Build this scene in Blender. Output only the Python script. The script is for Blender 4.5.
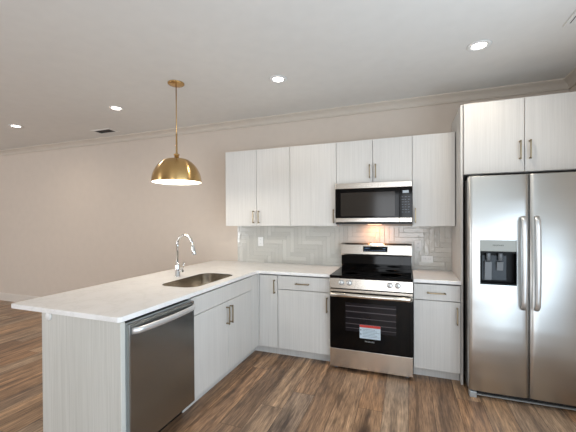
import bpy, bmesh, math, random
from mathutils import Vector, Matrix
random.seed(7)
for o in list(bpy.data.objects): bpy.data.objects.remove(o)
S = bpy.context.scene
COL = S.collection
PI = math.pi

# ------------------------------------------------------------------ camera
YAW, PITCH, ROLL = 0.3595, -0.0078, -0.0058
cam = bpy.data.objects.new('camera', bpy.data.cameras.new('camera')); COL.objects.link(cam)
c_, s_ = math.cos(YAW), math.sin(YAW)
r0, f0, u0 = Vector((c_, s_, 0)), Vector((-s_, c_, 0)), Vector((0, 0, 1))
f1 = f0*math.cos(PITCH) + u0*math.sin(PITCH); u1 = -f0*math.sin(PITCH) + u0*math.cos(PITCH)
r2 = r0*math.cos(ROLL) + u1*math.sin(ROLL); u2 = -r0*math.sin(ROLL) + u1*math.cos(ROLL)
M = Matrix((r2, u2, -f1)).transposed().to_4x4(); M.translation = Vector((0.7112, -3.8341, 1.4544))
cam.matrix_world = M
cam.data.sensor_width = 36; cam.data.lens = 36*326.98/576
cam.data.shift_x = (288-284.06)/576; cam.data.shift_y = (222.72-216)/576
cam.data.clip_start = .02
S.camera = cam

# ------------------------------------------------------------------ world, daylight, exposure
W = bpy.data.worlds.new('world'); S.world = W; W.use_nodes = True
W.node_tree.nodes['Background'].inputs[0].default_value = (.75, .87, 1, 1)
W.node_tree.nodes['Background'].inputs[1].default_value = 1.2
S.view_settings.view_transform = 'Standard'; S.view_settings.look = 'None'
S.view_settings.gamma = 1; S.view_settings.use_curve_mapping = False
S.view_settings.exposure = -0.1

XL, XR, YF, ZC = -8.6, 2.15, -6.6, 2.755       # room: left, right, front (behind the camera), ceiling
WINDOWS = [(-6.9, -4.9, .5, 2.35), (-.2, 1.3, .1, 2.25)]
DAY = [175, 55]
RWIN = (-5.6, -1.75, .16, 2.36)            # wide glazed door in the right wall, beside the camera
DAY_R = 100
def area(name, loc, sx, sy, watts, col, direction):
    l = bpy.data.lights.new(name, 'AREA'); l.shape = 'RECTANGLE'; l.size = sx; l.size_y = sy
    l.energy = watts; l.color = col
    o = bpy.data.objects.new(name, l); COL.objects.link(o); o.location = loc
    o.rotation_euler = Vector(direction).to_track_quat('-Z', 'Y').to_euler()
    return o
for (xa, xb, za, zb), w in zip(WINDOWS, DAY):
    area('window_daylight', ((xa+xb)/2, YF+.03, (za+zb)/2), xb-xa, zb-za, w, (.93, .96, 1), (0, 1, .35))
area('window_daylight', (XR-.03, (RWIN[0]+RWIN[1])/2, (RWIN[2]+RWIN[3])/2), RWIN[1]-RWIN[0], RWIN[3]-RWIN[2], DAY_R, (.74, .88, 1), (-1, 0, .45))

# ------------------------------------------------------------------ material helpers
def lin(c):
    return tuple(((v/255+.055)/1.055)**2.4 if v > 10 else v/255/12.92 for v in c)+(1,)
class NT:
    def __init__(s, name):
        s.m = bpy.data.materials.new(name); s.m.use_nodes = True
        s.t = s.m.node_tree; s.b = s.t.nodes['Principled BSDF']
    def n(s, kind, **kw):
        nd = s.t.nodes.new('ShaderNode'+kind)
        for k, v in kw.items():
            if k.startswith('i_'): nd.inputs[k[2:]].default_value = v
            else: setattr(nd, k, v)
        return nd
    def l(s, a, b): s.t.links.new(a, b)
    def math(s, op, a, b=None):
        nd = s.n('Math', operation=op)
        for i, v in enumerate((a, b)):
            if v is None: continue
            if isinstance(v, (int, float)): nd.inputs[i].default_value = v
            else: s.l(v, nd.inputs[i])
        return nd.outputs[0]
    def coords(s, scale=(1, 1, 1), space='Object'):
        tc = s.n('TexCoord'); mp = s.n('Mapping'); mp.inputs['Scale'].default_value = scale
        s.l(tc.outputs[space], mp.inputs[0]); return mp.outputs[0]
    def noise(s, vec, scale=1, detail=3, rough=.5):
        nd = s.n('TexNoise'); nd.inputs['Scale'].default_value = scale
        nd.inputs['Detail'].default_value = detail; nd.inputs['Roughness'].default_value = rough
        s.l(vec, nd.inputs['Vector']); return nd.outputs['Fac']
    def ramp(s, fac, stops):
        nd = s.n('ValToRGB'); cr = nd.color_ramp
        while len(cr.elements) < len(stops): cr.elements.new(.5)
        for e, (p, c) in zip(cr.elements, stops): e.position = p; e.color = c
        s.l(fac, nd.inputs[0]); return nd.outputs[0]
    def mix(s, fac, a, b, blend='MIX'):
        nd = s.n('Mix', data_type='RGBA', blend_type=blend)
        for i, v in ((0, fac), (6, a), (7, b)):
            if isinstance(v, (int, float, tuple)): nd.inputs[i].default_value = v
            else: s.l(v, nd.inputs[i])
        return nd.outputs[2]
    def bump(s, h, strength, dist=.01):
        nd = s.n('Bump'); nd.inputs['Strength'].default_value = strength; nd.inputs['Distance'].default_value = dist
        s.l(h, nd.inputs['Height']); s.l(nd.outputs[0], s.b.inputs['Normal'])
    def set(s, **kw):
        for k, v in kw.items(): s.b.inputs[k.replace('_', ' ')].default_value = v
        return s
def flat(name, col, rough=.5, metal=0., bumpy=0, **kw):
    t = NT(name); t.set(Roughness=rough, Metallic=metal, **kw)
    v = t.coords(); n = t.noise(v, 9, 2)
    c = lin(col); d = tuple(x*.93 for x in c[:3])+(1,)
    t.l(t.mix(n, c, d), t.b.inputs['Base Color'])
    if bumpy: t.bump(t.noise(t.coords(), 160, 2), bumpy, .002)
    return t.m
def emit(name, col, strength):
    t = NT(name); t.set(Base_Color=(0, 0, 0, 1), Emission_Color=col+(1,), Emission_Strength=strength); return t.m
def cabinet_mat(name, a, b, rough=.42):
    t = NT(name); t.set(Roughness=rough)
    n1 = t.noise(t.coords((95, 95, 1.3)), 1, 2, .6); n2 = t.noise(t.coords((330, 330, 5)), 1, 1, .5)
    n3 = t.noise(t.coords((9, 9, .8)), 1, 2, .5)
    m = t.math('ADD', t.math('MULTIPLY', n1, .5), t.math('MULTIPLY', n2, .3)); m = t.math('ADD', m, t.math('MULTIPLY', n3, .2))
    t.l(t.ramp(m, [(.36, lin(a)), (.62, lin(b))]), t.b.inputs['Base Color'])
    t.bump(n2, .08, .0008); return t.m
def steel_mat(name, col, rough, scale, wave=0., wscale=(1, 1, 1), aniso=.0, metal=1.):
    t = NT(name); t.set(Metallic=metal, Roughness=rough)
    n = t.noise(t.coords(scale), 1, 2, .6)
    c = lin(col); d = tuple(x*.93 for x in c[:3])+(1,)
    t.l(t.mix(n, d, c), t.b.inputs['Base Color'])
    t.l(t.math('ADD', t.math('MULTIPLY', n, .04), rough-.02), t.b.inputs['Roughness'])
    if wave: t.bump(t.noise(t.coords(wscale), 1, 1, .4), wave, .05)
    return t.m

m_wall = flat('wall_paint', (206, 194, 182), .85, bumpy=.05, Specular_IOR_Level=.15)
m_ceil = flat('ceiling_paint', (226, 224, 220), .85, Specular_IOR_Level=.15)
m_trim = flat('trim_paint', (212, 204, 195), .45)
m_crown = flat('crown_paint', (200, 190, 178), .55)
m_cab = cabinet_mat('cabinet_laminate', (199, 197, 193), (210, 208, 204))
m_edge = flat('cabinet_edge', (218, 217, 214), .4)
m_panel = cabinet_mat('panel_laminate', (190, 189, 182), (206, 205, 199))
m_dark = flat('dark_gap', (20, 20, 20), .7)
m_brass = steel_mat('brushed_brass', (206, 172, 118), .26, (4, 4, 90))
_t = m_brass.node_tree; _g = _t.nodes.new('ShaderNodeTangent'); _g.direction_type = 'RADIAL'; _g.axis = 'Z'
_t.links.new(_g.outputs[0], _t.nodes['Principled BSDF'].inputs['Tangent'])
_t.nodes['Principled BSDF'].inputs['Anisotropic'].default_value = .88
_t.nodes['Principled BSDF'].inputs['Anisotropic Rotation'].default_value = .25
m_bronze = steel_mat('champagne_bronze', (160, 146, 122), .34, (60, 60, 60))
m_chrome = steel_mat('chrome', (214, 214, 214), .12, (5, 5, 5))
m_steel = steel_mat('fridge_steel', (212, 214, 213), .35, (3, 3, 420), .12, (.5, .5, 6))
m_steelr = steel_mat('range_steel', (220, 214, 205), .25, (5, 5, 260), .02, (2, 2, 2))
m_dwsteel = steel_mat('dishwasher_steel', (160, 164, 165), .26, (300, 300, 1.5), 0)
m_sink = steel_mat('sink_steel', (200, 192, 180), .24, (90, 5, 5))
m_handle = steel_mat('handle_steel', (222, 224, 225), .36, (90, 90, 4), metal=.75)
m_black = flat('black_glass', (5, 5, 6), .06, Specular_IOR_Level=.2)
m_blackp = flat('black_plastic', (16, 16, 17), .4)
m_grey = flat('grey_plastic', (120, 124, 128), .45)
m_case = flat('appliance_case', (52, 50, 48), .5)
m_white = flat('white_plastic', (232, 232, 230), .35)
m_silver = flat('silver_plastic', (176, 182, 184), .35, .3)
m_inner = flat('shade_white_enamel', (245, 244, 240), .5)
m_grout = flat('grout', (196, 194, 188), .8)

# quartz worktop
t = NT('white_quartz'); t.set(Roughness=.2)
n = t.noise(t.coords((2, 2, 2)), 1.6, 6, .65); v = t.math('ABSOLUTE', t.math('SUBTRACT', n, .5))
t.l(t.ramp(v, [(0, lin((230, 229, 227))), (.03, lin((236, 235, 234))), (.2, lin((240, 239, 238)))]), t.b.inputs['Base Color'])
m_quartz = t.m
# glazed tiles with hand made waviness
t = NT('glazed_tile'); t.set(Roughness=.09)
at = t.n('Attribute', attribute_name='tile_tone', attribute_type='GEOMETRY')
t.l(t.ramp(at.outputs['Fac'], [(0, lin((188, 186, 179))), (1, lin((202, 200, 193)))]), t.b.inputs['Base Color'])
t.bump(t.noise(t.coords((22, 22, 22)), 1, 2, .5), .2, .012)
m_tile = t.m

# wood plank floor, planks along y
t = NT('wood_plank_floor')
PW, PL = .182, 1.5
tc = t.n('TexCoord'); sp = t.n('SeparateXYZ'); t.l(tc.outputs['Object'], sp.inputs[0])
X, Y = sp.outputs[0], sp.outputs[1]
xs = t.math('DIVIDE', t.math('ADD', X, 20.03), PW); row = t.math('FLOOR', xs); fx = t.math('FRACT', xs)
wn = t.n('TexWhiteNoise', noise_dimensions='1D'); t.l(row, wn.inputs['W'])
ys = t.math('ADD', t.math('DIVIDE', Y, PL), t.math('MULTIPLY', wn.outputs['Value'], 7.3)); cell = t.math('FLOOR', ys); fy = t.math('FRACT', ys)
cb = t.n('CombineXYZ'); t.l(row, cb.inputs[0]); t.l(cell, cb.inputs[1])
wn2 = t.n('TexWhiteNoise', noise_dimensions='3D'); t.l(cb.outputs[0], wn2.inputs['Vector'])
base = t.ramp(wn2.outputs['Value'], [(0, lin((124, 99, 78))), (.25, lin((150, 120, 94))), (.5, lin((170, 140, 111))), (.72, lin((142, 121, 103))), (.88, lin((174, 152, 129))), (1, lin((158, 123, 93)))])
off = t.n('VectorMath', operation='SCALE'); off.inputs[3].default_value = 9.0; t.l(wn2.outputs['Color'], off.inputs[0])
gv = t.n('VectorMath', operation='MULTIPLY_ADD'); gv.inputs[1].default_value = (24, 1.2, 1); t.l(tc.outputs['Object'], gv.inputs[0]); t.l(off.outputs[0], gv.inputs[2])
g1 = t.noise(gv.outputs[0], 1, 6, .62)
gv2 = t.n('VectorMath', operation='MULTIPLY_ADD'); gv2.inputs[1].default_value = (120, 9, 1); t.l(tc.outputs['Object'], gv2.inputs[0]); t.l(off.outputs[0], gv2.inputs[2])
g2 = t.noise(gv2.outputs[0], 1, 3, .6)
gv3 = t.n('VectorMath', operation='MULTIPLY_ADD'); gv3.inputs[1].default_value = (9, 1.6, 1); t.l(tc.outputs['Object'], gv3.inputs[0]); t.l(off.outputs[0], gv3.inputs[2])
g3 = t.noise(gv3.outputs[0], 1, 3, .6)
cc = t.mix(.85, base, t.ramp(g1, [(.3, (.34, .31, .29, 1)), (.44, (.8, .77, .75, 1)), (.56, (1.2, 1.18, 1.15, 1)), (.7, (1.75, 1.7, 1.62, 1))]), 'MULTIPLY')
cc = t.mix(.7, cc, t.ramp(g2, [(.3, (.4, .38, .36, 1)), (.7, (1.6, 1.58, 1.55, 1))]), 'MULTIPLY')
cc = t.mix(t.ramp(g3, [(.54, (0, 0, 0, 1)), (.72, (.85, .85, .85, 1))]), cc, lin((56, 42, 36)))
edge = t.math('MINIMUM', t.math('MULTIPLY', t.math('MINIMUM', fx, t.math('SUBTRACT', 1, fx)), PW), t.math('MULTIPLY', t.math('MINIMUM', fy, t.math('SUBTRACT', 1, fy)), PL))
seam = t.math('LESS_THAN', edge, .0011)
cc = t.mix(seam, cc, lin((48, 34, 26)))
t.l(cc, t.b.inputs['Base Color'])
t.l(t.math('ADD', t.math('MULTIPLY', g1, .22), .3), t.b.inputs['Roughness'])
t.bump(g2, .12, .002)
m_floor = t.m

# ------------------------------------------------------------------ mesh helpers
class MB:
    """collects shapes in world coordinates; part() links them as one mesh"""
    def __init__(s): s.bm = bmesh.new()
    def box(s, x0, x1, y0, y1, z0, z1, bev=0., seg=1):
        b = bmesh.new(); r = bmesh.ops.create_cube(b, size=1)
        for v in b.verts: v.co = Vector((x0+(v.co.x+.5)*(x1-x0), y0+(v.co.y+.5)*(y1-y0), z0+(v.co.z+.5)*(z1-z0)))
        if bev: bmesh.ops.bevel(b, geom=b.edges[:], offset=bev, segments=seg, affect='EDGES', profile=.5)
        s.add(b); return s
    def add(s, b):
        me = bpy.data.meshes.new('tmp'); b.to_mesh(me); s.bm.from_mesh(me); bpy.data.meshes.remove(me); b.free()
    def lathe(s, prof, cx, cy, n=40, axis='z', smooth=True):
        """prof: list of (radius, height); axis z: heights are world z; axis y / x: along that axis"""
        b = bmesh.new(); rings = []
        for r, h in prof:
            ring = []
            for i in range(n):
                a = 2*PI*i/n; p, q = r*math.cos(a), r*math.sin(a)
                co = (cx+p, cy+q, h) if axis == 'z' else ((cx+p, h, cy+q) if axis == 'y' else (h, cx+p, cy+q))
                ring.append(b.verts.new(co))
            rings.append(ring)
        for A, B in zip(rings, rings[1:]):
            for i in range(n):
                f = b.faces.new((A[i], A[(i+1) % n], B[(i+1) % n], B[i])); f.smooth = smooth
        if prof[0][0] > 1e-4: b.faces.new(rings[0])
        if prof[-1][0] > 1e-4: b.faces.new(rings[-1])
        bmesh.ops.remove_doubles(b, verts=b.verts[:], dist=1e-6)
        bmesh.ops.recalc_face_normals(b, faces=b.faces[:]); s.add(b); return s
    def tube(s, pts, r, n=14, flat=1., rr=None, up=Vector((0, 0, 1))):
        """round (or flattened) tube along pts, closed ends"""
        b = bmesh.new(); P = [Vector(p) for p in pts]; rings = []
        for i, p in enumerate(P):
            d = (P[min(i+1, len(P)-1)]-P[max(i-1, 0)]).normalized()
            sd = d.cross(up)
            if sd.length < 1e-3: sd = d.cross(Vector((0, 1, 0)))
            sd.normalize(); nn = sd.cross(d).normalized(); rad = rr[i] if rr else r
            rings.append([b.verts.new(p + sd*math.cos(2*PI*k/n)*rad + nn*math.sin(2*PI*k/n)*rad*flat) for k in range(n)])
        for A, B in zip(rings, rings[1:]):
            for i in range(n):
                f = b.faces.new((A[i], A[(i+1) % n], B[(i+1) % n], B[i])); f.smooth = True
        b.faces.new(rings[0]); b.faces.new(rings[-1])
        bmesh.ops.recalc_face_normals(b, faces=b.faces[:]); s.add(b); return s
    def prism(s, poly, a, bb, axis='x', holes=(), bev=0., smooth=False):
        """polygon in the plane across the axis, extruded from a to bb; axis x: (y,z), y: (x,z), z: (x,y)"""
        def co(p, h): return {'x': (h, p[0], p[1]), 'y': (p[0], h, p[1]), 'z': (p[0], p[1], h)}[axis]
        b = bmesh.new(); eds = []
        for loop in [poly]+list(holes):
            vs = [b.verts.new(co(p, a)) for p in loop]
            eds += [b.edges.new((vs[i], vs[(i+1) % len(vs)])) for i in range(len(vs))]
        if holes: bmesh.ops.triangle_fill(b, use_beauty=True, edges=eds)
        else: b.faces.new(b.verts[:])
        r = bmesh.ops.extrude_face_region(b, geom=b.faces[:])
        for v in [g for g in r['geom'] if isinstance(g, bmesh.types.BMVert)]:
            k = 'xyz'.index(axis); v.co[k] = bb
        bmesh.ops.recalc_face_normals(b, faces=b.faces[:])
        if bev:
            es = [e for e in b.edges if len(e.link_faces) == 2 and e.calc_face_angle(0) > .9]
            bmesh.ops.bevel(b, geom=es, offset=bev, segments=2, affect='EDGES')
        s.add(b); return s
def origin(o):
    p = Vector(o.get('_o', (0, 0, 0))) if o else Vector((0, 0, 0)); return p
ORG = {}
def part(name, mb, mat, parent=None, label=None, base=None, **props):
    me = bpy.data.meshes.new(name)
    org = ORG[parent.name] if parent else (Vector(base) if base else None)
    if org is None:                                   # a one-mesh thing: origin at the middle of its base
        xs = [v.co for v in mb.bm.verts]
        org = Vector(((min(v.x for v in xs)+max(v.x for v in xs))/2, (min(v.y for v in xs)+max(v.y for v in xs))/2, min(v.z for v in xs)))
    for v in mb.bm.verts: v.co -= org
    mb.bm.to_mesh(me); mb.bm.free()
    me.materials.append(mat)
    o = bpy.data.objects.new(name, me); COL.objects.link(o)
    if parent: o.parent = parent
    else: o.location = org
    ORG[o.name] = org.copy()
    if label: o['label'] = label
    for k, v in props.items(): o[k] = v
    return o
def thing(name, label, cat, loc, group=None):
    o = bpy.data.objects.new(name, None); COL.objects.link(o); o.location = loc; o.empty_display_size = .05
    o['label'] = label; o['category'] = cat
    if group: o['group'] = group
    ORG[o.name] = Vector(loc); return o
def tag(o, label, cat, group=None):
    o['label'] = label; o['category'] = cat
    if group: o['group'] = group
    return o
def struct(name, mb, mat):
    o = part(name, mb, mat, base=(0, 0, 0)); o['kind'] = 'structure'; return o
def text_part(name, body, size, loc, rot, mat, parent, label=None):
    cu = bpy.data.curves.new('t', 'FONT'); cu.body = body; cu.size = size; cu.extrude = .0004; cu.align_x = 'CENTER'; cu.align_y = 'CENTER'
    ob = bpy.data.objects.new('t', cu); COL.objects.link(ob)
    bpy.context.view_layer.update()
    me = bpy.data.meshes.new_from_object(ob.evaluated_get(bpy.context.evaluated_depsgraph_get()))
    bpy.data.objects.remove(ob)
    mb = MB(); mb.bm.from_mesh(me); bpy.data.meshes.remove(me)
    mb.bm.transform(Matrix.Translation(loc) @ rot)
    return part(name, mb, mat, parent, label)
def rrect(x0, x1, y0, y1, r, n=8):
    P = []
    for cx, cy, a0 in ((x1-r, y1-r, 0), (x0+r, y1-r, 90), (x0+r, y0+r, 180), (x1-r, y0+r, 270)):
        for i in range(n+1):
            a = math.radians(a0+90*i/n); P.append((cx+r*math.cos(a), cy+r*math.sin(a)))
    return P

# ------------------------------------------------------------------ room shell
struct('floor', MB().box(XL, XR, YF, 0, -.1, 0), m_floor)
struct('ceiling', MB().box(XL, XR, YF, 0, ZC, ZC+.1), m_ceil)
struct('wall_back', MB().box(XL-.1, XR+.1, 0, .12, -.1, ZC+.1), m_wall)
struct('wall_left', MB().box(XL-.1, XL, YF-.12, 0, -.1, ZC+.1), m_wall)
a, b, c, d = RWIN
struct('wall_right', MB().prism([(YF-.12, 0), (0, 0), (0, ZC), (YF-.12, ZC)], XR, XR+.1, 'x', holes=[[(a, c), (b, c), (b, d), (a, d)]]), m_wall)
mb = MB(); w = .06
for q in ((a, a+w, c, d), (b-w, b, c, d), ((a+b)/2-w/2, (a+b)/2+w/2, c, d), (a, b, c, c+w), (a, b, d-w, d)):
    mb.box(XR+.03, XR+.08, q[0], q[1], q[2], q[3])
struct('window_3', mb, m_white)
struct('wall_front', MB().prism([(XL, 0), (XR, 0), (XR, ZC), (XL, ZC)], YF-.12, YF, 'y',
       holes=[[(a, c), (b, c), (b, d), (a, d)] for a, b, c, d in WINDOWS]), m_wall)
for i, (a, b, c, d) in enumerate(WINDOWS):
    mb = MB(); w = .06
    for q in ((a, a+w, c, d), (b-w, b, c, d), ((a+b)/2-w/2, (a+b)/2+w/2, c, d), (a, b, c, c+w), (a, b, d-w, d)):
        mb.box(q[0], q[1], YF-.1, YF-.03, q[2], q[3])
    struct('window_%d' % (i+1), mb, m_white)
# crown moulding: cove profile (distance from the wall, z)
def crown(off, z): return [(0, ZC), (.075, ZC), (.075, ZC-.012), (.06, ZC-.022), (.04, ZC-.034), (.024, ZC-.052), (.014, ZC-.07), (.018, ZC-.074), (.018, ZC-.085), (0, ZC-.085)]
pr = crown(0, 0)
struct('trim_1', MB().prism([(-d, z) for d, z in pr], XL, XR, 'x'), m_crown)
struct('trim_2', MB().prism([(XR-d, z) for d, z in pr], YF, 0, 'y'), m_crown)
struct('trim_3', MB().prism([(XL+d, z) for d, z in pr], YF, 0, 'y'), m_crown)
struct('baseboard_back', MB().prism([(0, 0), (-.016, 0), (-.016, .12), (-.01, .135), (0, .14)], XL, -1.46, 'x'), m_trim)
struct('baseboard_left', MB().prism([(XL, 0), (XL+.016, 0), (XL+.016, .12), (XL+.01, .135), (XL, .14)], YF, 0, 'y'), m_trim)
struct('baseboard_right', MB().prism([(XR, 0), (XR-.016, 0), (XR-.016, .12), (XR-.01, .135), (XR, .14)], YF, -.9, 'y'), m_trim)

# ------------------------------------------------------------------ cabinets
CT, CB = .914, .884            # worktop top, underside
ZU, ZT = 1.387, 2.289          # wall cabinets
G = .0024                      # half the gap between fronts
def pull(parent, p0, p1, nrm, proj_=.032, w=.0055):
    """square bar pull between p0 and p1 standing off the front"""
    p0, p1, nv = Vector(p0), Vector(p1), Vector(nrm); mb = MB(); d = (p1-p0).normalized()
    def bx(a, b):
        lo = [min(a[i], b[i])-w for i in range(3)]; hi = [max(a[i], b[i])+w for i in range(3)]
        return lo, hi
    lo, hi = bx(p0+nv*proj_, p1+nv*proj_); mb.box(lo[0], hi[0], lo[1], hi[1], lo[2], hi[2], .0015)
    for q in (p0+d*.004, p1-d*.004):
        a, b = q+nv*.0051, q+nv*(proj_-.0); lo, hi = bx(a, b)
        mb.box(lo[0], hi[0], lo[1], hi[1], lo[2], hi[2], .001)
    return part('handle', mb, m_bronze, parent)
def front_y(name, parent, x0, x1, z0, z1, yf, th=.019):
    G = .0031 if z0 < 1 else .0022
    return part(name, MB().box(x0+G, x1-G, yf, yf+th, z0+G, z1-G, .0012), m_cab, parent)
def carcass(parent, x0, x1, y0, y1, z0, z1, bottom=True):
    mb = MB(); t_ = .016; x0 += .0006; x1 -= .0006; ya = y0+(.016 if z0 < 1 else .006)
    mb.box(x0, x0+t_, ya, y1, z0, z1).box(x1-t_, x1, ya, y1, z0, z1)
    mb.box(x0+t_, x1-t_, ya, y1, z0, z0+t_).box(x0+t_, x1-t_, y0+(.05 if z0 < 1 else .006), y1, z1-t_, z1).box(x0+t_, x1-t_, y1-.006, y1, z0+t_, z1-t_)
    return part('body', mb, m_edge, parent)
def toe_y(parent, x0, x1, y):
    return part('toe_kick', MB().box(x0+.0006, x1-.0006, y, y+.016, .0, .1), m_cab, parent)

yu = -.334
def wall_cab(x0, x1, z0, doors, label, hand, zt=ZT, yf=yu, hz=(.038, .176), yb=-.001, cat='cabinet', group=None, name='wall_cabinet'):
    T = thing(name, label, cat, ((x0+x1)/2, (yf+yb)/2, z0), group)
    carcass(T, x0, x1, yf+.0195, yb, z0, zt)
    for (a, b), hx in zip(doors, hand):
        d = front_y('door', T, a, b, z0, zt, yf)
        pull(d, (hx, yf, z0+hz[0]), (hx, yf, z0+hz[1]), (0, -1, 0))
    return T
wall_cab(-1.3685, -.5311, ZU, [(-1.3685, -.9498), (-.9498, -.5311)], 'white laminate wall cabinet with two doors, leftmost of the wall cabinets', (-.984, -.916))
wall_cab(-.5311, 0, ZU, [(-.5311, 0)], 'white laminate wall cabinet with one wide door, directly left of the microwave', (-.028,))
wall_cab(0, .762, 1.838, [(0, .381), (.381, .762)], 'short white wall cabinet with two doors sitting above the microwave', (.351, .411), hz=(.05, .184))
wall_cab(.762, 1.145, ZU, [(.762, 1.145)], 'narrow white wall cabinet between the microwave and the refrigerator panel', (.79,))
wall_cab(1.172, 2.12, 1.84, [(1.172, 1.614), (1.614, 2.12)], 'deep white two-door cabinet above the refrigerator', (1.58, 1.648), zt=2.45, yf=-.632, hz=(.105, .25), name='refrigerator_cabinet')
tag(part('refrigerator_side_panel', MB().box(1.151, 1.1695, -.612, -.001, 0, 2.449, .001), m_cab), 'tall white floor-to-top panel on the left side of the refrigerator', 'panel')
tag(part('filler_strip', MB().box(2.122, XR-.001, -.612, -.5, 1.84, 2.45, .001), m_cab), 'narrow white filler strip between the refrigerator cabinet and the right wall', 'filler')

yb_ = -.632
def base_drawer(x0, x1, pullx, hx, label):
    T = thing('base_cabinet', label, 'cabinet', ((x0+x1)/2, -.3, 0))
    carcass(T, x0, x1, yb_+.0195, -.001, .1, .883)
    toe_y(T, x0, x1, -.535)
    d = front_y('drawer', T, x0, x1, .727, .873, yb_); pull(d, (pullx[0], yb_, .798), (pullx[1], yb_, .798), (0, -1, 0))
    d = front_y('door', T, x0, x1, .1, .727, yb_); pull(d, (hx, yb_, .537), (hx, yb_, .678), (0, -1, 0))
    return T
base_drawer(-.5687, -.003, (-.36, -.222), -.036, 'white base cabinet with one drawer over a door, left of the range')
base_drawer(.765, 1.149, (.882, 1.026), 1.12, 'white base cabinet with one drawer over a door, between range and refrigerator')
# narrow corner cabinet
XI = -.797
T = thing('corner_cabinet', 'white blind corner base cabinet with a single narrow door', 'cabinet', (-1.0, -.3, 0))
carcass(T, -1.38, -.5693, yb_+.0195, -.001, .1, .883)
toe_y(T, -.88, -.5693, -.535)
d = front_y('door', T, -.7815, -.5687, .1, .873, yb_); pull(d, (-.6, yb_, .687), (-.6, yb_, .822), (0, -1, 0))
part('filler', MB().box(XI, -.783, yb_+.001, yb_+.02, .1, .878), m_cab, T)
# sink cabinet in the peninsula, fronts face +x
Y0, Y1 = -1.80, -.787
T = thing('sink_cabinet', 'white sink base cabinet with two doors under a false drawer front, in the peninsula', 'cabinet', (-1.08, (Y0+Y1)/2, 0))
mb = MB(); xb = -1.375; xf = XI-.0195
mb.box(xb, xf, Y0+.001, Y0+.017, .1, .883).box(xb, xf, Y1+.0, Y1+.016, .1, .883).box(xb, xf, Y0+.017, Y1, .1, .116)
mb.box(xb, xb+.016, Y0+.017, Y1, .116, .883).box(xb+.016, xf-.004, Y1+.016, yb_+.0, .1, .116)
part('body', mb, m_edge, T)
part('false_front', MB().box(XI-.019, XI, Y0+G, Y1-G, .732+G, .873, .0012), m_cab, T)
ym = -1.265
for a, b, hy in ((Y0, ym, ym-.03), (ym, Y1, ym+.03)):
    d = part('door', MB().box(XI-.019, XI, a+G, b-G, .1+G, .732-G, .0012), m_cab, T)
    pull(d, (XI, hy, .535), (XI, hy, .685), (1, 0, 0))
part('filler', MB().box(XI-.019, XI-.0002, Y1+G, yb_-.0005, .1, .878, .0008), m_cab, T)
part('toe_kick', MB().box(-.896, -.88, Y0, -.537, 0, .1), m_cab, T)
# end panel and back of the peninsula
T = thing('peninsula_end_panel', 'grooved light grey panel closing the near end of the peninsula', 'panel', (-1.1, -2.42, 0))
part('panel', MB().box(-1.453, XI, -2.443, -2.4105, 0, .881, .0015), m_panel, T)
part('round_cap', MB().lathe([(.0, -2.452), (.02, -2.451), (.027, -2.447), (.028, -2.4435)], -1.388, .862, 28, 'y'), m_white, T, 'round translucent white cap')

tag(part('peninsula_back_panel', MB().box(-1.453, -1.424, -2.4098, -.001, 0, .883, .001), m_panel), 'long light grey panel closing the dining side of the peninsula under the overhang', 'panel')

# ------------------------------------------------------------------ worktops and sink
OV = -.792
sk = rrect(-1.262, -.89, -1.645, -.935, .11)
poly = [(-1.745, -.001), (-1.745, -2.44), (-1.73, -2.455), (OV-.015, -2.455), (OV, -2.44), (OV, -.675), (OV+.008, -.656), (OV+.027, -.6475), (-.003, -.6475), (-.003, -.001)]
tag(part('countertop', MB().prism(poly, CB, CT, 'z', holes=[sk], bev=.002), m_quartz, base=(-1.2, -1.2, CB)),
    'white quartz L-shaped countertop running over the peninsula to the range', 'countertop')
tag(part('countertop', MB().box(.765, 1.1505, -.6475, -.001, CB, CT, .002), m_quartz), 'short white quartz countertop between the range and the refrigerator', 'countertop')
T = thing('sink', 'stainless undermount sink with rounded corners set in the peninsula countertop', 'sink', (-1.07, -1.31, .69))
b = bmesh.new(); lev = []
for (g, z) in ((-.0015, .9125), (.0005, .86), (.006, .74), (.02, .705), (.045, .693)):
    lev.append([b.verts.new((x, y, z)) for x, y in rrect(-1.262+abs(g), -.89-abs(g), -1.645+abs(g), -.935-abs(g), .11-abs(g)*.5)])
for A, B in zip(lev, lev[1:]):
    for i in range(len(A)):
        f = b.faces.new((A[i], A[(i+1) % len(A)], B[(i+1) % len(A)], B[i])); f.smooth = True
b.faces.new(lev[-1]); bmesh.ops.recalc_face_normals(b, faces=b.faces[:])
mb = MB(); mb.add(b); part('basin', mb, m_sink, T)
part('drain', MB().lathe([(0, .6935), (.03, .6935), (.034, .697), (.044, .697), (.045, .6935)], -1.07, -1.31, 28), m_chrome, T)
# faucet
fx_, fy_ = -1.372, -1.235
T = thing('faucet', 'tall chrome pull-down gooseneck faucet standing behind the sink', 'faucet', (fx_, fy_, CT))
part('body', MB().lathe([(0, CT), (.029, CT), (.029, CT+.006), (.024, CT+.012), (.023, CT+.1), (.018, CT+.12), (.0145, CT+.14), (0, CT+.14)], fx_, fy_, 28), m_chrome, T)
dirx, diry = .99, -.1
pts = [(fx_, fy_, CT+.12), (fx_, fy_, CT+.302)]
R = .096
for i in range(1, 15):
    a = PI-math.radians(172)*i/14
    pts.append((fx_+dirx*(R+R*math.cos(a)), fy_+diry*(R+R*math.cos(a)), CT+.302+R*1.05*math.sin(a)))
part('spout', MB().tube(pts, .0125, 16), m_chrome, T)
e = Vector(pts[-1]); dd = (e-Vector(pts[-2])).normalized()
part('spray_head', MB().tube([e-dd*.005, e+dd*.02, e+dd*.06, e+dd*.095, e+dd*.1], .018, 18, rr=[.0135, .0165, .019, .021, .017]), m_chrome, T)
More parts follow.
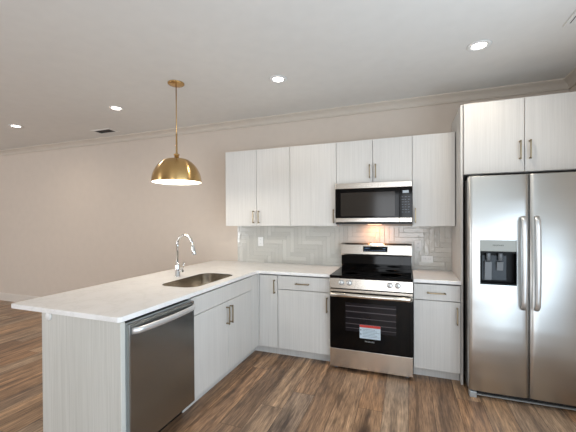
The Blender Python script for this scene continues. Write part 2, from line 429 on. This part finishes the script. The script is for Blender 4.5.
part('lever', MB().tube([(fx_+.015, fy_-.004, CT+.062), (fx_+.07, fy_-.012, CT+.062)], .014, 16).tube([(fx_+.062, fy_-.011, CT+.07), (fx_+.08, fy_-.014, CT+.105), (fx_+.088, fy_-.014, CT+.145)], .006, 10), m_chrome, T)

# ------------------------------------------------------------------ backsplash
bx0, bx1, bz0, bz1 = -1.385, 1.1502, CT+.0005, ZU-.0005
TW, TL = .051, .255; gr = .0013
b = bmesh.new(); tone = b.faces.layers.float.new('tile_tone')
rnd = random.Random(4)
def tile(x0, x1, z0, z1):
    x0, x1, z0, z1 = max(x0+gr, bx0), min(x1-gr, bx1), max(z0+gr, bz0), min(z1-gr, bz1)
    if x1-x0 < .004 or z1-z0 < .004: return
    # skip what no one can see behind the oven? tiles run on as on the real wall
    tx, tz = rnd.uniform(-.004, .004), rnd.uniform(-.004, .004); cx, cz = (x0+x1)/2, (z0+z1)/2; tn = rnd.random()
    def yy(x, z, d): return -.0085 + d + tx*(x-cx) + tz*(z-cz)
    e_ = .0022
    o_ = [b.verts.new((x, yy(x, z, .0015), z)) for x, z in ((x0, z0), (x1, z0), (x1, z1), (x0, z1))]
    i_ = [b.verts.new((x, yy(x, z, 0), z)) for x, z in ((x0+e_, z0+e_), (x1-e_, z0+e_), (x1-e_, z1-e_), (x0+e_, z1-e_))]
    k_ = [b.verts.new((v.co.x, -.004, v.co.z)) for v in o_]
    fs = [b.faces.new(i_)]
    for j in range(4):
        fs.append(b.faces.new((o_[j], o_[(j+1) % 4], i_[(j+1) % 4], i_[j]))); fs.append(b.faces.new((k_[j], k_[(j+1) % 4], o_[(j+1) % 4], o_[j])))
    for f in fs: f[tone] = tn
ox, oz = -1.36, .80
for m_ in range(-14, 15):
    for k in range(-60, 90):
        x, z = ox+k*TW+m_*TL, oz+k*TW-m_*TL
        tile(x, x+TL, z, z+TW); tile(x, x+TW, z+TW, z+TW+TL)
mbt = MB(); me = bpy.data.meshes.new('tmp'); b.to_mesh(me); mbt.bm.from_mesh(me); b.free()
T = thing('backsplash', 'glossy pale grey herringbone tile backsplash between worktop and wall cabinets', 'backsplash', (-.1, -.004, CT))
part('grout_bed', MB().box(bx0, bx1, -.0045, -.0006, bz0, bz1), m_grout, T)
part('tiles', mbt, m_tile, T)
# outlets
def outlet(x, z, horiz, label):
    T = thing('wall_outlet', label, 'outlet', (x, -.012, z))
    a, b_ = (.058, .036) if horiz else (.036, .058)
    part('cover_plate', MB().box(x-a, x+a, -.0155, -.0105, z-b_, z+b_, .002, 2), m_white, T)
    for sgn in (-1, 1):
        cx, cz = (x+sgn*.024, z) if horiz else (x, z+sgn*.024)
        r = part('receptacle', MB().box(cx-.015, cx+.015, -.0172, -.0156, cz-.015, cz+.015, .0007), m_white, T)
        part('slot', MB().box(cx-.007, cx-.005, -.0176, -.0173, cz-.005, cz+.005).box(cx+.005, cx+.007, -.0176, -.0173, cz-.005, cz+.005), m_dark, r)
outlet(-1.047, 1.182, False, 'white upright outlet on the tile below the leftmost wall cabinet')
outlet(.822, 1.171, False, 'white upright outlet on the tile just right of the range back panel')
outlet(.913, 1.03, True, 'white sideways outlet low on the tile above the short countertop')

# ------------------------------------------------------------------ range
T = thing('range', 'stainless and black glass freestanding electric range between the base cabinets', 'range', (.381, -.35, 0))
x0, x1 = .003, .759
part('body', MB().box(x0, x1, -.655, -.03, .045, .893, .002).box(x0+.02, x1-.02, -.63, -.05, .012, .045), m_case, T)
for lx in (x0+.05, x1-.05):
    for ly in (-.62, -.07): part('levelling_foot', MB().lathe([(.018, 0), (.018, .008), (.01, .012), (.01, .045)], lx, ly, 16), m_grey, T)
ck = part('cooktop', MB().box(x0-.0015, x1+.0015, -.692, -.085, .8935, .917, .004, 2), m_black, T)
for (bx_, by_, br) in ((.19, -.53, .085), (.56, -.52, .11), (.19, -.24, .075), (.57, -.24, .075), (.381, -.22, .05)):
    part('burner_ring', MB().lathe([(br, .9171), (br, .9176), (br-.003, .9176), (br-.003, .9171)], bx_, by_, 48), flat('burner_print', (34, 34, 36), .2), ck)
part('control_strip', MB().prism([(-.66, .797), (-.699, .797), (-.694, .889), (-.66, .8925)], x0, x1, 'x', bev=.002), m_steelr, T)
for kx in (.119, .193, .563, .632):
    kn = part('knob', MB().lathe([(.0, -.726), (.019, -.728), (.0215, -.725), (.0225, -.703), (.027, -.7005), (.027, -.696)], kx, .852, 28, 'y'), m_handle, T)
    part('pointer', MB().box(kx-.0022, kx+.0022, -.7275, -.7262, .852, .869), m_blackp, kn)
dr = part('oven_door', MB().box(x0, x1, -.69, -.657, .215, .786, .004, 2), m_black, T)
part('steel_band', MB().box(x0, x1, -.6935, -.6905, .762, .7855, .001), m_steelr, dr)
# window glass shows racks behind
part('window', MB().box(.155, .617, -.6915, -.6902, .39, .662, .0004), flat('oven_window', (22, 21, 26), .08, Specular_IOR_Level=.3), dr)
for i, rz in enumerate((.63, .575, .515, .46, .42)):
    part('rack', MB().box(.157, .617, -.6922, -.6917, rz, rz+(.006, .008, .006, .006, .004)[i]), flat('rack_reflection', (92, 88, 92), .3, .6), dr)
hb = [(x0+.012, -.700, .741), (x0+.016, -.73, .741), (x0+.03, -.744, .741), (.2, -.746, .741), (.381, -.747, .741), (.56, -.746, .741), (x1-.03, -.744, .741), (x1-.016, -.73, .741), (x1-.012, -.700, .741)]
part('handle', MB().tube(hb, .016, 16, flat=1.25), m_steelr, dr)
part('drawer', MB().box(x0, x1, -.69, -.657, .03, .209, .004, 2), m_steelr, T)
# warning label
lb = part('paper_label', MB().box(.289, .479, -.6932, -.6924, .335, .462), flat('label_paper', (196, 212, 222), .6), dr, 'pale blue safety leaflet with red heading')
part('red_heading', MB().box(.2895, .4785, -.6938, -.6933, .438, .4618), flat('label_red', (196, 58, 50), .6), lb)
mb = MB()
for i in range(6): mb.box(.315, .47-.02*(i % 3), -.6938, -.6933, .353+i*.0135, .356+i*.0135)
mb.box(.294, .306, -.6938, -.6933, .407, .419).box(.294, .306, -.6938, -.6933, .368, .380)
part('printed_lines', mb, flat('label_ink', (90, 110, 126), .6), lb)
RX = Matrix.Rotation(PI/2, 4, 'X')
text_part('brand_lettering', 'FRIGIDAIRE', .017, Vector((.381, -.6925, .306)), RX, m_silver, dr)
# back guard
bg = part('back_guard', MB().prism([(-.03, .90), (-.082, .9172), (-.082, .955), (-.092, .96), (-.085, 1.052), (-.03, 1.052)], x0+.004, x1-.004, 'x', bev=.002), m_black, T)
cp = part('control_panel', MB().prism([(-.03, 1.053), (-.095, 1.053), (-.102, 1.07), (-.088, 1.172), (-.07, 1.19), (-.03, 1.192)], x0, x1, 'x', bev=.002), m_steelr, T)
part('display', MB().prism([(-.0965, 1.098), (-.1000, 1.098), (-.0925, 1.157), (-.0890, 1.157)], .25, .512, 'x'), m_black, cp)
m_led = emit('display_blue', (.35, .6, 1), .9)
for i in range(6): part('display_icon', MB().box(.27+i*.014 if i < 4 else .40+i*.016, .278+i*.014 if i < 4 else .408+i*.016, -.0965, -.0942, 1.134, 1.138), m_led, cp)
for i in range(9): part('display_icon', MB().box(.268+i*.026, .276+i*.026, -.1000, -.0970, 1.112, 1.115), m_led, cp)

# ------------------------------------------------------------------ microwave
T = thing('microwave', 'stainless and black over-the-range microwave hanging under the short cabinet', 'microwave', (.381, -.2, 1.405))
x0, x1, yf = .0025, .7595, -.4075
part('body', MB().box(x0, x1, yf+.0255, -.003, 1.407, 1.836, .002), m_blackp, T)
dv = .642
part('vent_grille', MB().box(x0, x1, yf, yf+.025, 1.777, 1.834, .003, 2), m_steelr, T)
d = part('door', MB().box(x0, dv-.001, yf, yf+.025, 1.4745, 1.7765, .002), m_black, T)
part('window', MB().box(.06, .60, yf-.0012, yf-.0002, 1.49, 1.735, .0004), flat('microwave_window', (46, 42, 38), .1, Specular_IOR_Level=.3), d)
cp = part('control_panel', MB().box(dv+.001, x1, yf, yf+.025, 1.4745, 1.7765, .002), m_black, T)
part('display', MB().box(.672, .728, yf-.0012, yf-.0002, 1.716, 1.741), flat('lcd_grey', (168, 178, 186), .3), cp)
m_btn = flat('button_grey', (112, 120, 132), .4)
for r_ in range(7):
    for q in range(3): part('button', MB().box(.664+q*.028, .664+q*.028+(.018 if (r_+q) % 3 else .012), yf-.0012, yf-.0002, 1.526+r_*.025, 1.530+r_*.025), m_btn, cp)
part('bottom_strip', MB().box(x0, dv-.001, yf, yf+.025, 1.430, 1.4735, .003).box(dv+.001, x1, yf, yf+.025, 1.430, 1.4735, .003), m_steelr, T)
lens = part('lamp_lens', MB().box(.31, .45, -.16, -.09, 1.401, 1.4068), emit('hood_lamp', (1, .60, .36), 5), T)
area('hood_light', (.381, -.125, 1.395), .12, .05, 1.3, (1, .45, .22), (0, .1, -1)).parent = None

# ------------------------------------------------------------------ refrigerator
T = thing('refrigerator', 'stainless side-by-side refrigerator with an ice and water dispenser', 'refrigerator', (1.64, -.45, 0))
FX0, FX1, FS, FZ0, FZ1, FY = 1.1835, 2.092, 1.5945, .062, 1.8, -.8195
part('case', MB().box(FX0+.002, FX1-.002, -.735, -.04, .03, 1.785, .003), m_case, T)
for hx in (FX0+.01, FX1-.09): part('hinge_cover', MB().box(hx, hx+.08, -.79, -.70, 1.7855, 1.812, .004), m_case, T)
def fridge_door(x0, x1, hole=None):
    b = bmesh.new(); N = 16
    xs = [x0+(x1-x0)*i/N for i in range(N+1)]; zs = [FZ0, FZ0+.004, .5, FZ1-.004, FZ1]
    if hole:
        for h in hole[:2]: xs.append(h)
        for h in hole[2:]: zs.append(h)
    xs.sort(); zs.sort(); w = x1-x0
    def yy(x, z):
        u = abs((x-(x0+x1)/2)/(w/2)); y = FY + .006*u*u + (.005*max(0, (u-.97)/.03)**2)
        if z in (zs[0], zs[-1]): y += .004
        return y
    V = {(i, j): b.verts.new((x, yy(x, z), z)) for i, x in enumerate(xs) for j, z in enumerate(zs)}
    B = {}
    for i, x in enumerate(xs):
        for j, z in enumerate(zs):
            if i in (0, len(xs)-1) or j in (0, len(zs)-1): B[i, j] = b.verts.new((x, -.7395, z))
    for i in range(len(xs)-1):
        for j in range(len(zs)-1):
            if hole and xs[i] >= hole[0]-1e-6 and xs[i+1] <= hole[1]+1e-6 and zs[j] >= hole[2]-1e-6 and zs[j+1] <= hole[3]+1e-6: continue
            f = b.faces.new((V[i, j], V[i+1, j], V[i+1, j+1], V[i, j+1])); f.smooth = True
    for j in (0, len(zs)-1):
        for i in range(len(xs)-1): b.faces.new((V[i, j], V[i+1, j], B[i+1, j], B[i, j]))
    for i in (0, len(xs)-1):
        for j in range(len(zs)-1): b.faces.new((V[i, j], V[i, j+1], B[i, j+1], B[i, j]))
    bmesh.ops.recalc_face_normals(b, faces=b.faces[:])
    mb = MB(); mb.add(b); return mb
HO = (1.262, 1.511, .932, 1.286)
ld = part('freezer_door', fridge_door(FX0, FS-.003, HO), m_steel, T)
rd = part('door', fridge_door(FS+.003, FX1), m_steel, T)
def fhandle(parent, x):
    P = []; n = 22
    for i in range(n+1):
        u = i/n; z = .757+(1.470-.757)*u
        o_ = -.03-.028*min(1, math.sin(PI*u)**.45) if 0 < u < 1 else -.012
        P.append((x, FY+o_, z))
    return part('handle', MB().tube(P, .0185, 16, flat=.65, up=Vector((0, 1, 0))), m_handle, parent)
fhandle(ld, 1.549); fhandle(rd, 1.634)
# dispenser
dp = part('dispenser', MB().box(HO[0], HO[1], FY-.003, FY+.012, 1.196, HO[3], .003), flat('dispenser_grey', (150, 151, 145), .4, .2), ld, 'light grey dispenser panel above a black niche')
rc = MB(); a, b_, z0, z1 = HO[0], HO[1], HO[2], 1.1955
rc.box(a, b_, FY+.062, FY+.066, z0, z1).box(a, a+.004, FY-.001, FY+.062, z0, z1).box(b_-.004, b_, FY-.001, FY+.062, z0, z1).box(a+.004, b_-.004, FY-.001, FY+.062, z1-.012, z1).box(a+.004, b_-.004, FY-.003, FY+.062, z0, z0+.012)
part('niche', rc, flat('niche_black', (8, 9, 11), .4, Specular_IOR_Level=.15), dp)
part('paddle', MB().prism([(FY+.05, 1.11), (FY+.03, 1.11), (FY+.045, .96), (FY+.05, .96)], 1.30, 1.35, 'x', bev=.002), m_grey, dp)
part('paddle', MB().prism([(FY+.05, 1.11), (FY+.03, 1.11), (FY+.045, 1.04), (FY+.05, 1.04)], 1.385, 1.43, 'x', bev=.002), m_grey, dp)
for nx in (1.325, 1.408): part('nozzle', MB().lathe([(.014, 1.12), (.016, 1.17), (.016, 1.183)], nx, FY+.03, 20), m_grey, dp)
part('splash_plate', MB().box(1.285, 1.455, FY+.056, FY+.061, .96, 1.16, .001), flat('smoke_grey', (36, 43, 50), .25, Specular_IOR_Level=.3), dp)
text_part('brand_lettering', 'FRIGIDAIRE', .015, Vector((1.386, FY-.0036, 1.245)), RX, m_case, dp)
g = MB().box(FX0+.06, FX1-.06, -.765, -.745, .022, .058, .002)
part('base_grille', g, m_blackp, T)
mb = MB()
for i in range(14): mb.box(FX0+.08+i*.055, FX0+.123+i*.055, -.7675, -.7655, .03, .05)
part('grille_slats', mb, flat('grille_slat', (36, 38, 42), .5), T)
part('grille_trim', MB().box(FX0+.06, FX1-.06, -.78, -.75, .012, .021, .002), m_silver, T)
for fx0 in (FX0+.004, FX1-.056): part('foot', MB().box(fx0, fx0+.052, -.81, -.745, 0, .05, .006, 2), m_silver, T)

# ------------------------------------------------------------------ dishwasher
T = thing('dishwasher', 'dark stainless dishwasher with a bar handle at the near end of the peninsula', 'dishwasher', (-1.05, -2.1, 0))
dy0, dy1, dx = -2.409, -1.804, -.768
part('tub', MB().box(-1.36, XI-.012, dy0+.006, dy1-.006, .1, .868, .002), m_case, T)
d = part('door', MB().box(XI+.003, dx, dy0, dy1, .118, .862, .004, 2), m_dwsteel, T)
part('door_frame', MB().box(XI-.011, XI+.0025, dy0+.001, dy1-.001, .118, .866, .001), m_silver, T)
hp = []
for i in range(21):
    u = i/20; y = dy0+.014+(dy1-dy0-.028)*u
    hp.append((dx+.012+.034*math.sin(PI*u)**.5 if 0 < u < 1 else dx+.004, y, .824))
part('handle', MB().tube(hp, .011, 14, flat=1.7), m_handle, d)
part('toe_kick', MB().box(-.90, -.885, dy0, dy1, .003, .1), m_blackp, T)

# ------------------------------------------------------------------ ceiling fixtures
px_, py_ = -1.328, -1.288
T = thing('pendant_lamp', 'brushed brass dome pendant lamp hanging over the peninsula', 'pendant lamp', (px_, py_, ZC))
part('canopy', MB().lathe([(0, ZC-.02), (.03, ZC-.02), (.07, ZC-.014), (.0765, ZC-.009), (.0765, ZC-.0005)], px_, py_, 40), m_brass, T)
part('rod', MB().lathe([(.005, 2.09), (.005, ZC-.018)], px_, py_, 16), m_brass, T)
ZS = 1.818
part('neck', MB().lathe([(.0, 2.031), (.021, 2.031), (.021, 2.072), (.028, 2.076), (.028, 2.084), (.014, 2.088), (.0085, 2.10), (.0085, 2.28), (0, 2.283)], px_, py_, 32), m_brass, T)
RO = .228; prof = []
for i in range(23):
    a = math.radians(62)*i/22
    prof.append((RO*math.cos(a), ZS+.24*math.sin(a)))
prof += [(.098, ZS+.2155), (.085, ZS+.2165), (.02, ZS+.2165)]
outer = [(r, z) for r, z in prof]
def shell(pr, n, mat, name, parent):
    b = bmesh.new(); rings = [[b.verts.new((px_+r*math.cos(2*PI*i/n), py_+r*math.sin(2*PI*i/n), z)) for i in range(n)] for r, z in pr]
    for A, B in zip(rings, rings[1:]):
        for i in range(n):
            f = b.faces.new((A[i], A[(i+1) % n], B[(i+1) % n], B[i])); f.smooth = True
    bmesh.ops.recalc_face_normals(b, faces=b.faces[:]); mb = MB(); mb.add(b); return part(name, mb, mat, parent)
sh = shell([(RO-.0015, ZS)]+outer, 72, m_brass, 'lamp_shade', T)
part('shade_cap', MB().lathe([(.05, ZS+.2168), (.048, ZS+.219), (.0, ZS+.2195)], px_, py_, 40), m_brass, sh)
shell([(r-.004 if r > .03 else r, z-.004 if z > ZS+.01 else z) for r, z in [(RO-.0015+.0045, ZS-.0003)]+outer], 72, m_inner, 'shade_lining', sh)
part('bulb', MB().lathe([(0, 1.885), (.02, 1.888), (.034, 1.905), (.04, 1.93), (.034, 1.96), (.018, 1.99), (.016, 2.025)], px_, py_, 28), emit('bulb_glow', (1, .93, .82), 25), T)
l = bpy.data.lights.new('pendant_light', 'POINT'); l.energy = 9; l.color = (1, .9, .76); l.shadow_soft_size = .045
lo = bpy.data.objects.new('pendant_light', l); COL.objects.link(lo); lo.parent = T; lo.location = (0, 0, 1.85-ZC)

m_lens = emit('downlight_glow', (1, .95, .86), 14)
DL = [(1.22, -1.015, 'white recessed ceiling downlight above the refrigerator side, nearest and rightmost'), (-.397, -1.02, 'white recessed ceiling downlight between the pendant lamp and the range'),
      (-2.416, -.98, 'white recessed ceiling downlight between the pendant and the leftmost light'), (-4.257, -.945, 'small far recessed ceiling downlight, leftmost of the row')]
x, y, lab = DL[0]
proto = thing('recessed_downlight', lab, 'ceiling light', (x, y, ZC), 'recessed ceiling lights')
part('trim_ring', MB().lathe([(.05, ZC-.001), (.053, ZC-.006), (.075, ZC-.006), (.082, ZC-.001)], x, y, 40), m_white, proto)
part('lens', MB().lathe([(0, ZC-.003), (.049, ZC-.003), (.049, ZC-.001)], x, y, 32), m_lens, proto)
l = bpy.data.lights.new('downlight', 'SPOT'); l.energy = 25; l.color = (1, .86, .70); l.spot_size = math.radians(168); l.spot_blend = 1; l.shadow_soft_size = .05
lo = bpy.data.objects.new('downlight', l); COL.objects.link(lo); lo.parent = proto; lo.location = (0, 0, -.02)
for x, y, lab in DL[1:]:
    c = proto.copy(); COL.objects.link(c); c.location = (x, y, ZC); c['label'] = lab
    for ch in list(proto.children):
        k = ch.copy(); COL.objects.link(k); k.parent = c
# ceiling vents
def vent(x, y, a, b_, label):
    T = thing('ceiling_vent', label, 'vent', (x, y, ZC))
    part('frame', MB().prism([(x-a, y-b_), (x+a, y-b_), (x+a, y+b_), (x-a, y+b_)], ZC-.008, ZC-.0005, 'z', holes=[[(x-a+.025, y-b_+.025), (x+a-.025, y-b_+.025), (x+a-.025, y+b_-.025), (x-a+.025, y+b_-.025)]]), m_ceil, T)
    part('duct', MB().box(x-a+.0255, x+a-.0255, y-b_+.0255, y+b_-.0255, ZC-.002, ZC-.0005), m_dark, T)
    for i in range(5):
        yy = y-b_+.035+(2*b_-.07)*i/4
        part('louvre', MB().box(x-a+.026, x+a-.026, yy-.004, yy+.004, ZC-.007, ZC-.0055), m_case, T)
vent(-3.36, -.317, .17, .09, 'small dark ceiling vent near the crown moulding on the left')
T = thing('ceiling_vent', 'white slotted ceiling vent cut off by the right edge of the photo', 'vent', (1.86, -1.28, ZC))
x0, x1, y0, y1 = 1.70, 2.02, -1.47, -1.09
part('frame', MB().prism([(x0, y0), (x1, y0), (x1, y1), (x0, y1)], ZC-.008, ZC-.0005, 'z', holes=[[(x0+.023, y0+.028), (x1-.023, y0+.028), (x1-.023, y1-.028), (x0+.023, y1-.028)]]), m_ceil, T)
part('duct', MB().box(x0+.0235, x1-.0235, y0+.0285, y1-.0285, ZC-.002, ZC-.0005), m_dark, T)
for i in range(6):
    xx = x0+.031+i*.0445
    part('louvre', MB().box(xx, xx+.037, y0+.029, y1-.029, ZC-.0075, ZC-.0055), m_ceil, T)
